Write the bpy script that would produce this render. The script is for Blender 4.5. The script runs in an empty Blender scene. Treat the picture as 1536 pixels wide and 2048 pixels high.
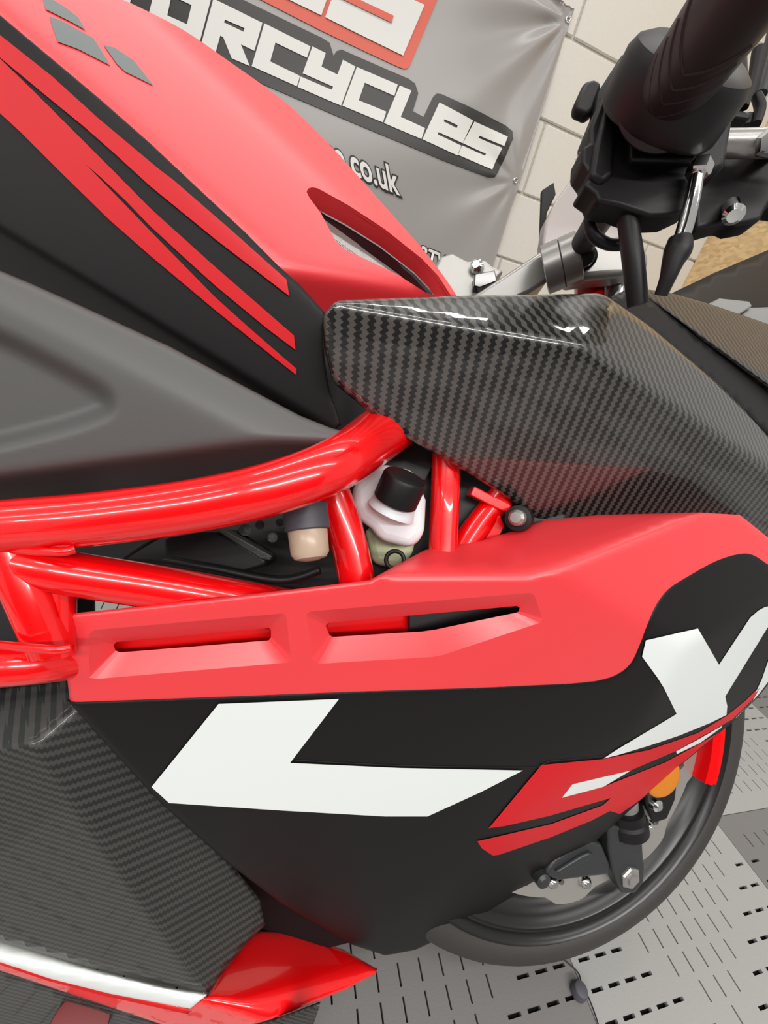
import bpy, bmesh, math, random
import numpy as np
from mathutils import Vector, Matrix
from mathutils.geometry import delaunay_2d_cdt
random.seed(3)
S = bpy.context.scene
COL = S.collection

# ------------------------------------------------------------------ camera
# world: X along the far wall, Y towards the wall, Z up, metres; floor at z = 0
VP1 = np.array([560, 515.]); VPR = np.array([3370, 1300.]); CC = np.array([768, 1024.])
F = math.sqrt(-(VP1 - CC) @ (VPR - CC))
yy = np.array([*(VP1 - CC), F]); yy /= np.linalg.norm(yy)
xx = np.array([*(VPR - CC), F]); xx /= np.linalg.norm(xx)
R = np.stack([xx, yy, np.cross(xx, yy)])
H = 0.675
CAM = np.array([0, 0, H])
cd = bpy.data.cameras.new('camera'); cam = bpy.data.objects.new('camera', cd); COL.objects.link(cam)
cd.sensor_fit = 'VERTICAL'; cd.sensor_height = 36; cd.lens = F / 2048 * 36; cd.clip_start = .01
M = Matrix([[R[i, 0], -R[i, 1], -R[i, 2]] for i in range(3)]).to_4x4(); M.translation = CAM
cam.matrix_world = M
S.camera = cam

# ------------------------------------------------------------------ light
w = bpy.data.worlds.new('world'); S.world = w; w.use_nodes = True
w.node_tree.nodes['Background'].inputs[0].default_value = (1, .98, .94, 1)
w.node_tree.nodes['Background'].inputs[1].default_value = .36
def area(name, loc, sx, sy, power, col=(1, .97, .94), rot=(0, 0, 0)):
    l = bpy.data.lights.new(name, 'AREA'); l.shape = 'RECTANGLE'; l.size = sx; l.size_y = sy; l.energy = power; l.color = col
    o = bpy.data.objects.new(name, l); o.location = loc; o.rotation_euler = rot; COL.objects.link(o); return o
for y, pw in ((-2.45, 112), (-.7, 22), (1.0, 18)):
    area('ceiling_tube_light', (.4, y, 2.75), 3.2, .09, pw)
    area('ceiling_tube_light', (-3.4, y, 2.75), 3.2, .09, pw * .7)
S.view_settings.view_transform = 'Standard'; S.view_settings.look = 'None'
S.view_settings.gamma = 1; S.view_settings.use_curve_mapping = False
S.view_settings.exposure = 0.27
S.cycles.max_bounces = 5; S.cycles.diffuse_bounces = 2; S.cycles.glossy_bounces = 3; S.cycles.transmission_bounces = 1
S.cycles.caustics_reflective = False; S.cycles.caustics_refractive = False; S.cycles.sample_clamp_indirect = 6
S.cycles.use_adaptive_sampling = True; S.cycles.adaptive_threshold = .02

# ------------------------------------------------------------------ projection helpers (pixel + distance -> place)
def ray(u, v): return R @ np.array([(u - 768) / F, (v - 1024) / F, 1.])
def P(u, v, d): return CAM + ray(u, v) * d
def on_plane(u, v, C, n):
    r = ray(u, v); return CAM + r * (((C - CAM) @ n) / (r @ n))
def on_wall(u, v, y=1.9): return on_plane(u, v, np.array([0, y, 0]), np.array([0, 1., 0]))

# ------------------------------------------------------------------ materials
def mat(name, col, rough=.5, metal=0., coat=0., spec=.5, trans=0., bump=0., bscale=400., sss=0., var=0.):
    m = bpy.data.materials.new(name); m.use_nodes = True; nt = m.node_tree; b = nt.nodes['Principled BSDF']
    b.inputs['Base Color'].default_value = (*col, 1); b.inputs['Roughness'].default_value = rough
    b.inputs['Metallic'].default_value = metal; b.inputs['Coat Weight'].default_value = coat
    b.inputs['Coat Roughness'].default_value = .04
    b.inputs['Specular IOR Level'].default_value = spec; b.inputs['Transmission Weight'].default_value = trans
    b.inputs['Subsurface Weight'].default_value = sss
    tc = nt.nodes.new('ShaderNodeTexCoord')
    if bump or var:
        n = nt.nodes.new('ShaderNodeTexNoise'); n.inputs['Scale'].default_value = bscale; n.inputs['Detail'].default_value = 3
        nt.links.new(tc.outputs['Object'], n.inputs['Vector'])
    if bump:
        bp = nt.nodes.new('ShaderNodeBump'); bp.inputs['Strength'].default_value = bump; bp.inputs['Distance'].default_value = .0005
        nt.links.new(n.outputs['Fac'], bp.inputs['Height']); nt.links.new(bp.outputs['Normal'], b.inputs['Normal'])
    if var:
        mx = nt.nodes.new('ShaderNodeMix'); mx.data_type = 'RGBA'
        mx.inputs[6].default_value = (*[c * (1 - var) for c in col], 1); mx.inputs[7].default_value = (*[min(1, c * (1 + var)) for c in col], 1)
        nt.links.new(n.outputs['Fac'], mx.inputs[0]); nt.links.new(mx.outputs[2], b.inputs['Base Color'])
    return m
m_red = mat('matte_red_paint', (.82, .035, .045), .45, spec=.6, coat=.6, bump=.02, bscale=3000); m_red.node_tree.nodes['Principled BSDF'].inputs['Coat Roughness'].default_value = .34
m_redgloss = mat('gloss_red_paint', (.86, .002, .004), .22, coat=.8)
m_sat = mat('satin_black_paint', (.007, .006, .0065), .47, spec=.22, bump=.02, bscale=3000)
m_grey = mat('grey_textured_plastic', (.085, .085, .083), .47, bump=.12, bscale=4000)
m_black = mat('black_plastic', (.006, .005, .006), .46, spec=.35)
m_dark = mat('dark_engine_and_gap_fill', (.006, .006, .007), .5, bump=.3, bscale=60)
m_gblack = mat('gloss_black_plastic', (.006, .006, .007), .08)
m_white = mat('white_decal', (.77, .81, .80), .4)
m_rdecal = mat('red_decal', (.62, .003, .010), .42, spec=.3)
m_gdecal = mat('grey_decal', (.13, .15, .145), .4)
m_silver = mat('brushed_silver', (.36, .35, .335), .34, metal=.6, bump=.1, bscale=900)
m_chrome = mat('chrome', (.75, .75, .75), .1, metal=1)
m_rubber = mat('rubber', (.036, .032, .029), .58, bump=.2, bscale=900)
m_grip = mat('grip_rubber', (.018, .013, .014), .45)
m_rim = mat('satin_black_rim', (.010, .010, .010), .3)
m_disc = mat('brake_steel', (.42, .41, .38), .38, metal=.6)
m_alu = mat('dark_cast_metal', (.035, .038, .04), .38, metal=.2, bump=.4, bscale=500)
m_bottle = mat('white_bottle_plastic', (.8, .8, .82), .35, sss=.3)
m_cream = mat('cream_bottle_plastic', (.50, .38, .28), .3)
m_green = mat('pale_green_bottle_plastic', (.5, .56, .34), .35)
m_orange = mat('orange_reflector', (.62, .2, .008), .3, bump=.8, bscale=900, var=.2)
m_pad = mat('slate_cap', (.07, .07, .085), .5)
m_pink = mat('grey_cowl_plastic', (.42, .38, .36), .2)
m_ban = mat('grey_vinyl', (.38, .365, .355), .28)
m_banblack = mat('charcoal_print', (.03, .027, .025), .35)
m_banwhite = mat('white_print', (.85, .85, .82), .4)
m_banred = mat('orange_red_print', (.8, .13, .08), .4)
m_block = mat('cream_painted_block', (.76, .74, .68), .5, bump=.5, bscale=90, var=.04)
m_joint = mat('cream_painted_joint', (.62, .60, .54), .7)
m_bez = mat('bezel_plastic', (.2, .2, .19), .3)
m_pit = mat('black_void', (.004, .004, .004), .9)

def weave(name, cell, hi, lo, rough=.35, coat=1., rot=0.):
    m = bpy.data.materials.new(name); m.use_nodes = True; nt = m.node_tree; N = nt.nodes; L = nt.links
    b = N['Principled BSDF']; b.inputs['Roughness'].default_value = rough; b.inputs['Coat Weight'].default_value = coat
    b.inputs['Coat Roughness'].default_value = .03; b.inputs['Metallic'].default_value = .25
    uv = N.new('ShaderNodeUVMap'); mp = N.new('ShaderNodeMapping'); mp.inputs['Scale'].default_value = (1 / cell, 1 / cell, 1)
    mp.inputs['Rotation'].default_value = (0, 0, rot)
    L.new(uv.outputs[0], mp.inputs[0]); sp = N.new('ShaderNodeSeparateXYZ'); L.new(mp.outputs[0], sp.inputs[0])
    def mt(op, a, c=None):
        n = N.new('ShaderNodeMath'); n.operation = op
        for i, q in enumerate((a, c)):
            if q is None: continue
            if isinstance(q, (int, float)): n.inputs[i].default_value = q
            else: L.new(q, n.inputs[i])
        return n.outputs[0]
    fx = mt('FLOOR', sp.outputs[0]); fy = mt('FLOOR', sp.outputs[1])
    s = mt('ADD', fx, fy); q = mt('FLOORED_MODULO', s, 4.) if False else mt('SUBTRACT', s, mt('MULTIPLY', mt('FLOOR', mt('DIVIDE', s, 4.)), 4.))
    sel = mt('LESS_THAN', q, 1.5)
    frx = mt('FRACT', mt('MULTIPLY', sp.outputs[0], 5.))
    sh = mt('ADD', mt('MULTIPLY', frx, .25), .8)
    mx = N.new('ShaderNodeMix'); mx.data_type = 'RGBA'; mx.inputs[6].default_value = (*lo, 1); mx.inputs[7].default_value = (*hi, 1)
    L.new(sel, mx.inputs[0])
    m2 = N.new('ShaderNodeMix'); m2.data_type = 'RGBA'; m2.blend_type = 'MULTIPLY'; m2.inputs[0].default_value = 1
    L.new(mx.outputs[2], m2.inputs[6]); L.new(sh, m2.inputs[7]); L.new(m2.outputs[2], b.inputs['Base Color'])
    return m
m_carbon = weave('carbon_weave', .00255, (.10, .095, .088), (.011, .012, .012), rot=.62)
m_carbon2 = weave('carbon_weave_fine', .0019, (.058, .056, .052), (.018, .021, .02), rot=-.7, coat=.25, rough=.45)
m_carbon3 = weave('carbon_weave_wing', .003, (.07, .065, .06), (.014, .012, .012), rot=.5, coat=.35, rough=.5)

# ------------------------------------------------------------------ object helpers
def link(name, me, mt_, parent=None, label=None, cat=None, kind=None, group=None, smooth=True, sharp=None):
    o = bpy.data.objects.new(name, me); COL.objects.link(o)
    if mt_ is not None and not me.materials: me.materials.append(mt_)
    if smooth:
        for p in me.polygons: p.use_smooth = True
        if sharp: me.set_sharp_from_angle(angle=math.radians(sharp))
    if parent is not None:
        o.parent = parent; o.matrix_parent_inverse = parent.matrix_world.inverted()
    if label: o['label'] = label
    if cat: o['category'] = cat
    if kind: o['kind'] = kind
    if group: o['group'] = group
    return o
def mesh(name, V, Fc):
    me = bpy.data.meshes.new(name); me.from_pydata([tuple(map(float, v)) for v in V], [], Fc); me.update(); return me
def empty(name, loc, parent=None, **kw):
    o = bpy.data.objects.new(name, None); COL.objects.link(o); o.location = loc; o.empty_display_size = .05
    bpy.context.view_layer.update()
    if parent is not None: o.parent = parent; o.matrix_parent_inverse = parent.matrix_world.inverted()
    for k, v in kw.items(): o[k] = v
    bpy.context.view_layer.update()
    return o
def from_bm(name, bm, mt_, parent=None, **kw):
    bmesh.ops.recalc_face_normals(bm, faces=bm.faces[:]); me = bpy.data.meshes.new(name); bm.to_mesh(me); bm.free()
    return link(name, me, mt_, parent, **kw)
def bevel(o, wd, seg=3, ang=35):
    b = o.modifiers.new('bevel', 'BEVEL'); b.width = wd; b.segments = seg; b.limit_method = 'ANGLE'; b.angle_limit = math.radians(ang); b.harden_normals = False; return o

def inpoly(pts, poly):
    x, y = pts[:, 0], pts[:, 1]; res = np.zeros(len(pts), bool); n = len(poly)
    for i in range(n):
        x1, y1 = poly[i]; x2, y2 = poly[(i + 1) % n]
        c = ((y1 > y) != (y2 > y))
        with np.errstate(divide='ignore', invalid='ignore'):
            xi = (x2 - x1) * (y - y1) / (y2 - y1 + 1e-12) + x1
        res ^= c & (x < xi)
    return res
def pdist(pts, poly, closed=True):
    d = np.full(len(pts), 1e9); n = len(poly)
    for i in range(n if closed else n - 1):
        a = np.array(poly[i]); b = np.array(poly[(i + 1) % n]); ab = b - a
        t = np.clip(((pts - a) @ ab) / (ab @ ab + 1e-12), 0, 1)
        d = np.minimum(d, np.linalg.norm(pts - a - t[:, None] * ab, axis=1))
    return d
def densify(poly, step):
    out = []; n = len(poly)
    for i in range(n):
        a = np.array(poly[i], float); b = np.array(poly[(i + 1) % n], float); k = max(1, int(np.ceil(np.linalg.norm(b - a) / step)))
        for j in range(k): out.append(a + (b - a) * j / k)
    return np.array(out)
def smooth_poly(pts, sub=4, closed=True):
    p = np.array(pts, float); n = len(p); out = []
    for i in range(n if closed else n - 1):
        p0 = p[(i - 1) % n] if closed or i > 0 else p[i]; p1 = p[i]; p2 = p[(i + 1) % n]; p3 = p[(i + 2) % n] if closed or i < n - 2 else p2
        for j in range(sub):
            t = j / sub; out.append(.5 * (2 * p1 + (p2 - p0) * t + (2 * p0 - 5 * p1 + 4 * p2 - p3) * t * t + (3 * p1 - p0 - 3 * p2 + p3) * t ** 3))
    if not closed: out.append(p[-1])
    return np.array(out)
def round_poly(pts, r, seg=3):
    p = [np.array(q, float) for q in pts]; n = len(p); out = []
    for i in range(n):
        a, b, c = p[i - 1], p[i], p[(i + 1) % n]; la = np.linalg.norm(a - b); lc = np.linalg.norm(c - b)
        rr = min(r, la * .45, lc * .45); s = b + (a - b) / la * rr; e = b + (c - b) / lc * rr
        for j in range(seg + 1):
            t = j / seg; out.append((1 - t) ** 2 * s + 2 * t * (1 - t) * b + t * t * e)
    return np.array(out)

class Surf:
    """curved body surface: softly rounded meeting of planes; .w gives 1/distance"""
    def __init__(s, k=.02): s.pl = []; s.k = k; s.extra = []; s.pairs = []
    def p3(s, a, b, c):
        A = np.array([[q[0], q[1], 1] for q in (a, b, c)], float); s.pl.append(np.linalg.solve(A, [1 / q[2] for q in (a, b, c)])); return s
    def p3s(s, a, b, c, src):
        f = lambda q: (q[0], q[1], q[2] if len(q) > 2 else 1 / float(np.dot(s.pl[src], [q[0], q[1], 1])))
        return s.p3(f(a), f(b), f(c))
    def edge(s, a, b, hint, src=None):
        def pt(q):
            if len(q) > 2 and q[2]: return P(*q)
            return P(q[0], q[1], 1 / float(np.dot(s.pl[src if src is not None else 0], [q[0], q[1], 1])))
        A, B = pt(a), pt(b); e = (B - A) / np.linalg.norm(B - A); n = np.array(hint, float); n -= (n @ e) * e; n /= np.linalg.norm(n)
        den = n @ (A - CAM); f = lambda u, v: (n @ ray(u, v)) / den
        c = f(0, 0); s.pl.append(np.array([f(1, 0) - c, f(0, 1) - c, c])); return s
    def w(s, U):
        W = np.stack([U @ q[:2] + q[2] for q in s.pl])
        for i, j in s.pairs: W[i] = W[j] = np.maximum(W[i], W[j]) + .01
        m = W.min(0)
        r = m - s.k * np.log(np.exp(-(W - m) / s.k).sum(0)) + s.k * 0
        for e in s.extra: r = e(U, r)
        return r
    def d(s, u, v): return 1 / float(s.w(np.array([[u, v]], float))[0])
    def pts(s, U, off=0.):
        d = 1 / s.w(U) + off; r = np.stack([(U[:, 0] - 768) / F, (U[:, 1] - 1024) / F, np.ones(len(U))], 1) @ R.T
        return CAM + r * d[:, None]
def panel(name, outline, surf, mt_, parent, holes=(), step=14, off=0., thick=.0025, roll=None, uv=None, rollmask=None, **kw):
    bd = [densify(outline, step * .8)] + [densify(h, step * .6) for h in holes]
    V = []; E = []; base = 0
    for b in bd:
        n = len(b); V += list(b); E += [(base + i, base + (i + 1) % n) for i in range(n)]; base += n
    outline = [tuple(map(float, q)) for q in outline]; O = np.array(outline); x0, y0 = O.min(0); x1, y1 = O.max(0)
    gx, gy = np.meshgrid(np.arange(x0, x1, step), np.arange(y0, y1, step)); G = np.stack([gx.ravel(), gy.ravel()], 1)
    G[:, 0] += (np.round((G[:, 1] - y0) / step) % 2) * step / 2
    ok = inpoly(G, outline)
    for h in holes: ok &= ~inpoly(G, h)
    G = G[ok]; dd = pdist(G, outline)
    for h in holes: dd = np.minimum(dd, pdist(G, h))
    G = G[dd > step * .45]
    if roll:
        for fr in (.15, .4, .75):
            b = bd[0]; t = np.roll(b, -1, 0) - np.roll(b, 1, 0); nn = np.stack([-t[:, 1], t[:, 0]], 1); nn /= np.linalg.norm(nn, axis=1)[:, None] + 1e-9
            a2 = 0.5 * np.sum(b[:, 0] * np.roll(b[:, 1], -1) - np.roll(b[:, 0], -1) * b[:, 1]); c = b + nn * np.sign(a2) * roll[0] * fr
            c = c[inpoly(c, outline)]; c = c[pdist(c, outline) > roll[0] * fr * .8]; G = np.concatenate([G, c])
    allv = np.array(V + list(G))
    co, ed, fa, *_ = delaunay_2d_cdt([Vector(map(float, q)) for q in allv], E, [], 0, 1e-4)
    co = np.array([tuple(c) for c in co]); tri = [f for f in fa if len(f) == 3]
    ct = np.array([co[list(f)].mean(0) for f in tri]); ok = inpoly(ct, outline)
    for h in holes: ok &= ~inpoly(ct, h)
    tri = [f for f, k in zip(tri, ok) if k]
    X = surf.pts(co, off)
    if roll:
        dd = pdist(co, outline)
        if rollmask is not None: dd = np.where(rollmask(co), dd, 1e3)
        t = np.clip(dd / roll[0], 0, 1); push = roll[1] * (1 - np.sqrt(1 - (1 - t) ** 2))
        r = X - CAM; X = X + r / np.linalg.norm(r, axis=1)[:, None] * push[:, None]
    fs = []
    for f in tri:
        a, b, c = co[list(f)]; ar = (b[0] - a[0]) * (c[1] - a[1]) - (b[1] - a[1]) * (c[0] - a[0])
        if abs(ar) < .02: continue
        fs.append(tuple(f) if ar < 0 else tuple(reversed(f)))
    used = sorted({i for f in fs for i in f}); mp = {j: i for i, j in enumerate(used)}
    me = mesh(name, X[used], [tuple(mp[i] for i in f) for f in fs])
    if uv:
        e1, e2 = np.array(uv[0], float), np.array(uv[1], float); e1 /= np.linalg.norm(e1); e2 /= np.linalg.norm(e2)
        l = me.uv_layers.new(name='UVMap')
        for lp in me.loops:
            p = np.array(me.vertices[lp.vertex_index].co); l.data[lp.index].uv = (p @ e1, p @ e2)
    o = link(name, me, mt_, parent, **kw)
    if thick:
        s = o.modifiers.new('thickness', 'SOLIDIFY'); s.thickness = thick; s.offset = -1; s.use_rim = not holes
    return o
def loftpoly(name, A, B, mt_, parent, cap=False, **kw):
    n = len(A); V = list(A) + list(B); Fc = [(i, (i + 1) % n, n + (i + 1) % n, n + i) for i in range(n)]
    if cap: Fc.append(tuple(range(n, 2 * n)))
    return link(name, mesh(name, V, Fc), mt_, parent, sharp=40, **kw)
def prism(name, pts, th, mt_, parent, bev=0., seg=3, d=None, **kw):
    """solid block: face polygon seen at its distance, extruded away from the viewer side by th metres"""
    X = np.array([P(*q) if len(q) == 3 else P(q[0], q[1], d) for q in pts]); c = X.mean(0)
    n = np.linalg.svd(X - c)[2][2]
    if n @ (c - CAM) < 0: n = -n
    k = len(X); V = list(X) + list(X + n * th)
    Fc = [tuple(range(k)), tuple(range(2 * k - 1, k - 1, -1))] + [(i, i + k, (i + 1) % k + k, (i + 1) % k) for i in range(k)]
    bm = bmesh.new(); vs = [bm.verts.new(v) for v in V]
    for f in Fc: bm.faces.new([vs[i] for i in f])
    o = from_bm(name, bm, mt_, parent, sharp=35, **kw)
    if bev: bevel(o, bev, seg)
    return o
def tube(name, pts, rad, mt_, parent, px=True, seg=20, sub=8, cap=True, **kw):
    """pts (u, v, distance[, pixel radius]); real radius from the pixel radius at its distance"""
    q = [(*P(p[0], p[1], p[2]), (p[3] if len(p) > 3 else rad) * (p[2] / F if px else 1)) for p in pts]
    return tube3(name, q, mt_, parent, seg, sub, cap, **kw)
def tube3(name, q, mt_, parent, seg=20, sub=8, cap=True, **kw):
    C = smooth_poly(q, sub, False) if len(q) > 2 else np.array(q, float)
    n = len(C); V = []; T = np.gradient(C[:, :3], axis=0); T /= np.linalg.norm(T, axis=1)[:, None]
    u = np.cross(T[0], [0.3, .2, 1.]); u /= np.linalg.norm(u)
    for i in range(n):
        u = u - (u @ T[i]) * T[i]; u /= np.linalg.norm(u); v = np.cross(T[i], u)
        for j in range(seg):
            a = 2 * math.pi * j / seg; V.append(C[i, :3] + C[i, 3] * (math.cos(a) * u + math.sin(a) * v))
    Fc = [(i * seg + j, i * seg + (j + 1) % seg, (i + 1) * seg + (j + 1) % seg, (i + 1) * seg + j) for i in range(n - 1) for j in range(seg)]
    if cap: Fc += [tuple(range(seg))[::-1], tuple(range((n - 1) * seg, n * seg))]
    return link(name, mesh(name, V, Fc), mt_, parent, sharp=50, **kw)
def lathe(name, A, B, prof, mt_, parent, seg=32, sharp=35, **kw):
    """prof (t along A->B in 0..1, radius m)"""
    A = np.array(A, float); B = np.array(B, float); t = B - A; L = np.linalg.norm(t); t /= L
    u = np.cross(t, [.3, .2, 1.]); u /= np.linalg.norm(u); v = np.cross(t, u); V = []
    for a, r in prof:
        for j in range(seg):
            g = 2 * math.pi * j / seg; V.append(A + t * L * a + r * (math.cos(g) * u + math.sin(g) * v))
    n = len(prof); Fc = [(i * seg + j, i * seg + (j + 1) % seg, (i + 1) * seg + (j + 1) % seg, (i + 1) * seg + j) for i in range(n - 1) for j in range(seg)]
    Fc += [tuple(range(seg))[::-1], tuple(range((n - 1) * seg, n * seg))]
    return link(name, mesh(name, V, Fc), mt_, parent, sharp=sharp, **kw)

# ================================================================== THE ROOM
# ---- floor: interlocking perforated tiles
T = .4; PT = .4 / 15; CX, CY = .950 * H, .019 * H
m_tileA = mat('light_grey_tile', (.33, .33, .32), .45, bump=.25, bscale=500, var=.08)
m_tileB = mat('mid_grey_tile', (.17, .165, .16), .45, bump=.25, bscale=500, var=.08)
def tile_mesh():
    holes = []
    for j in range(-7, 8):
        n = abs(j)                      # long slots: rows above and below the centre
        if n >= 1:
            for k in range(-(n - 1), n):
                sgn = 1 if j > 0 else -1
                holes.append((k * PT, (j - .5 * sgn + .5 * sgn) * PT - sgn * PT, .0011, .0097))
    for j in range(-5, 6):              # short dashes left and right of the centre
        for i in range(6 - abs(j)):
            for s in (-1, 1): holes.append((s * (.2672 * H - i * PT), j * PT, .0087, .0019))
    bm = bmesh.new(); hs = T / 2 - .0005
    V = [(-hs, -hs), (hs, -hs), (hs, hs), (-hs, hs)]; E = [(0, 1), (1, 2), (2, 3), (3, 0)]; polys = []
    for (x, y, a, b) in holes:
        c = len(V); V += [(x - a, y - b), (x + a, y - b), (x + a, y + b), (x - a, y + b)]; E += [(c + i, c + (i + 1) % 4) for i in range(4)]
    co, _, fa, *_ = delaunay_2d_cdt([Vector(v) for v in V], E, [], 0, 1e-6)
    co = np.array([tuple(c) for c in co]); keep = []
    for f in fa:
        m = co[list(f)].mean(0)
        if not any(abs(m[0] - x) < a and abs(m[1] - y) < b for x, y, a, b in holes): keep.append(f)
    vs = [bm.verts.new((c[0], c[1], 0)) for c in co]
    for f in keep: bm.faces.new([vs[i] for i in f])
    bmesh.ops.recalc_face_normals(bm, faces=bm.faces[:])
    for f in bm.faces:
        if f.normal.z < 0: f.normal_flip()
    r = bmesh.ops.extrude_edge_only(bm, edges=[e for e in bm.edges if e.is_boundary])
    for v in [g for g in r['geom'] if isinstance(g, bmesh.types.BMVert)]: v.co.z = -.006
    me = bpy.data.meshes.new('floor_tile'); bm.to_mesh(me); bm.free(); return me
floor = link('floor', mesh('floor', [(-2.2, -2.9, -.008), (3.2, -2.9, -.008), (3.2, 2.0, -.008), (-2.2, 2.0, -.008)], [(0, 1, 2, 3)]), m_pit, kind='structure', smooth=False)
ta = tile_mesh(); tb = ta.copy(); ta.materials.append(m_tileA); tb.materials.append(m_tileB)
for i in range(-5, 6):
    for j in range(-6, 5):
        o = link('tile', tb if (i + j) % 2 else ta, None, floor, smooth=False)
        o.location = (CX + i * T, CY + j * T, 0)
# hair-thin cable and little peg lying on the floor
def fl(u, v, z=.002):
    r = ray(u, v); return CAM + r * ((z - H) / r[2])
q = [(*fl(936 + x / 3.84, 1840 + y / 3.84), .0007) for x, y in ((600, 180), (700, 275), (790, 350), (850, 410), (870, 480), (915, 570), (960, 680), (1000, 800), (1040, 940))]
tube3('thin_wire', q, m_black, None, seg=6, label='thin black wire lying across the grey floor tiles near the front tyre', cat='wire')
c = fl(1155, 1984, 0.)
lathe('rubber_stopper', c, c + [0, 0, .012], [(0, .0085), (.1, .0095), (.7, .009), (.92, .0075), (1, .005)], m_pad, None, label='small dark rubber stopper standing on the floor tile beside the thin wire', cat='stopper')

# ---- far wall of painted blocks
wall = link('wall_back', mesh('wall_back', [(-3, 1.93, 0), (2.3, 1.93, 0), (2.3, 1.93, 2.9), (-3, 1.93, 2.9), (-3, 2.03, 0), (2.3, 2.03, 0), (2.3, 2.03, 2.9), (-3, 2.03, 2.9)],
      [(0, 1, 2, 3), (7, 6, 5, 4), (0, 4, 5, 1), (3, 2, 6, 7)]), m_joint, kind='structure', smooth=False)
bm = bmesh.new(); bmesh.ops.create_cube(bm, size=1)
for v in bm.verts: v.co = (v.co.x * .442, v.co.y * .02, v.co.z * .217)
bmesh.ops.bevel(bm, geom=bm.edges[:], offset=.004, segments=1, affect='EDGES')
blk = bpy.data.meshes.new('block'); bm.to_mesh(blk); bm.free(); blk.materials.append(m_block)
for k in range(0, 12):
    for i in range(-8, 5):
        x = .90 + .225 + i * .45 - (.225 if k % 2 == 0 else 0)
        if x > 2.05: continue
        o = link('block', blk, None, wall, smooth=False)
        o.location = (x, 1.931, .1125 + k * .225)

wf = link('added_dark_wall', mesh('added_dark_wall', [(-3, -2.9, 0), (3.2, -2.9, 0), (3.2, -2.9, 2.3), (-3, -2.9, 2.3), (-3, -3.0, 0), (3.2, -3.0, 0), (3.2, -3.0, 2.3), (-3, -3.0, 2.3)],
      [(3, 2, 1, 0), (4, 5, 6, 7), (1, 5, 4, 0), (7, 6, 2, 3)]), mat('added_wall_dark', (.035, .033, .032), .6), kind='structure', smooth=False)  # unseen wall, added dark so the bike's blacks reflect less light
# ---- boarded wall on the right
m_osb = bpy.data.materials.new('osb_board'); m_osb.use_nodes = True
nt = m_osb.node_tree; b = nt.nodes['Principled BSDF']; b.inputs['Roughness'].default_value = .55
tc = nt.nodes.new('ShaderNodeTexCoord'); mp = nt.nodes.new('ShaderNodeMapping'); mp.inputs['Scale'].default_value = (60, 35, 70); nt.links.new(tc.outputs['Object'], mp.inputs[0])
vo = nt.nodes.new('ShaderNodeTexVoronoi'); vo.inputs['Scale'].default_value = 1.2; nt.links.new(mp.outputs[0], vo.inputs['Vector'])
cr = nt.nodes.new('ShaderNodeValToRGB'); cr.color_ramp.elements[0].color = (.62, .42, .2, 1); cr.color_ramp.elements[1].color = (.85, .6, .32, 1)
sp = nt.nodes.new('ShaderNodeSeparateColor'); nt.links.new(vo.outputs['Color'], sp.inputs[0]); nt.links.new(sp.outputs[0], cr.inputs[0]); nt.links.new(cr.outputs[0], b.inputs['Base Color'])
wr = link('wall_right', mesh('wall_right', [(1.86, .8, .0), (1.86, 1.92, .0), (1.86, 1.92, 2.9), (1.86, .8, 2.9), (1.89, .8, 0), (1.89, 1.92, 0), (1.89, 1.92, 2.9), (1.89, .8, 2.9)],
     [(0, 1, 2, 3), (7, 6, 5, 4), (0, 3, 7, 4), (3, 2, 6, 7)]), m_osb, kind='structure', smooth=False)

# ================================================================== BANNER
BX0, BX1, BZ0, BZ1 = -1.45, .455 * 1.9, .60, H + .505 * 1.9
g1 = on_wall(1140, 36); g2 = on_wall(1031, 361)
def bany(x, z):
    y = 1.905
    for g, a0, s in ((g1, 3.75, .011), (g2, 3.5, .004)):
        dx, dz = g[0] - x, g[2] - z; r = math.hypot(dx, dz) + 1e-4; a = math.atan2(dz, dx)
        y -= s * math.sin(a * 9 + .8) * math.exp(-r / .35) * min(1, r / .08)
    y -= .004 * math.sin(x * 7 + z * 3) + .003 * math.sin(z * 9 - x * 4)
    return y
nx, nz = 230, 120; V = []; Fc = []
for layer in (0, .0012):
    for j in range(nz + 1):
        for i in range(nx + 1):
            x = BX0 + (BX1 - BX0) * i / nx; z = BZ0 + (BZ1 - BZ0) * j / nz; V.append((x, bany(x, z) + layer, z))
Nl = (nx + 1) * (nz + 1)
for j in range(nz):
    for i in range(nx):
        a = j * (nx + 1) + i; Fc.append((a, a + 1, a + nx + 2, a + nx + 1)); a += Nl; Fc.append((a + nx + 1, a + nx + 2, a + 1, a))
for i in range(nx):
    for a in (i, nz * (nx + 1) + i): Fc.append((a, a + Nl, a + Nl + 1, a + 1))
for j in range(nz):
    for a in (j * (nx + 1), j * (nx + 1) + nx): Fc.append((a, a + nx + 1, a + nx + 1 + Nl, a + Nl))
banner = link('banner', mesh('banner', V, Fc), m_ban, label='grey vinyl shop banner with white block lettering hung on the cream block wall', cat='banner')
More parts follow.
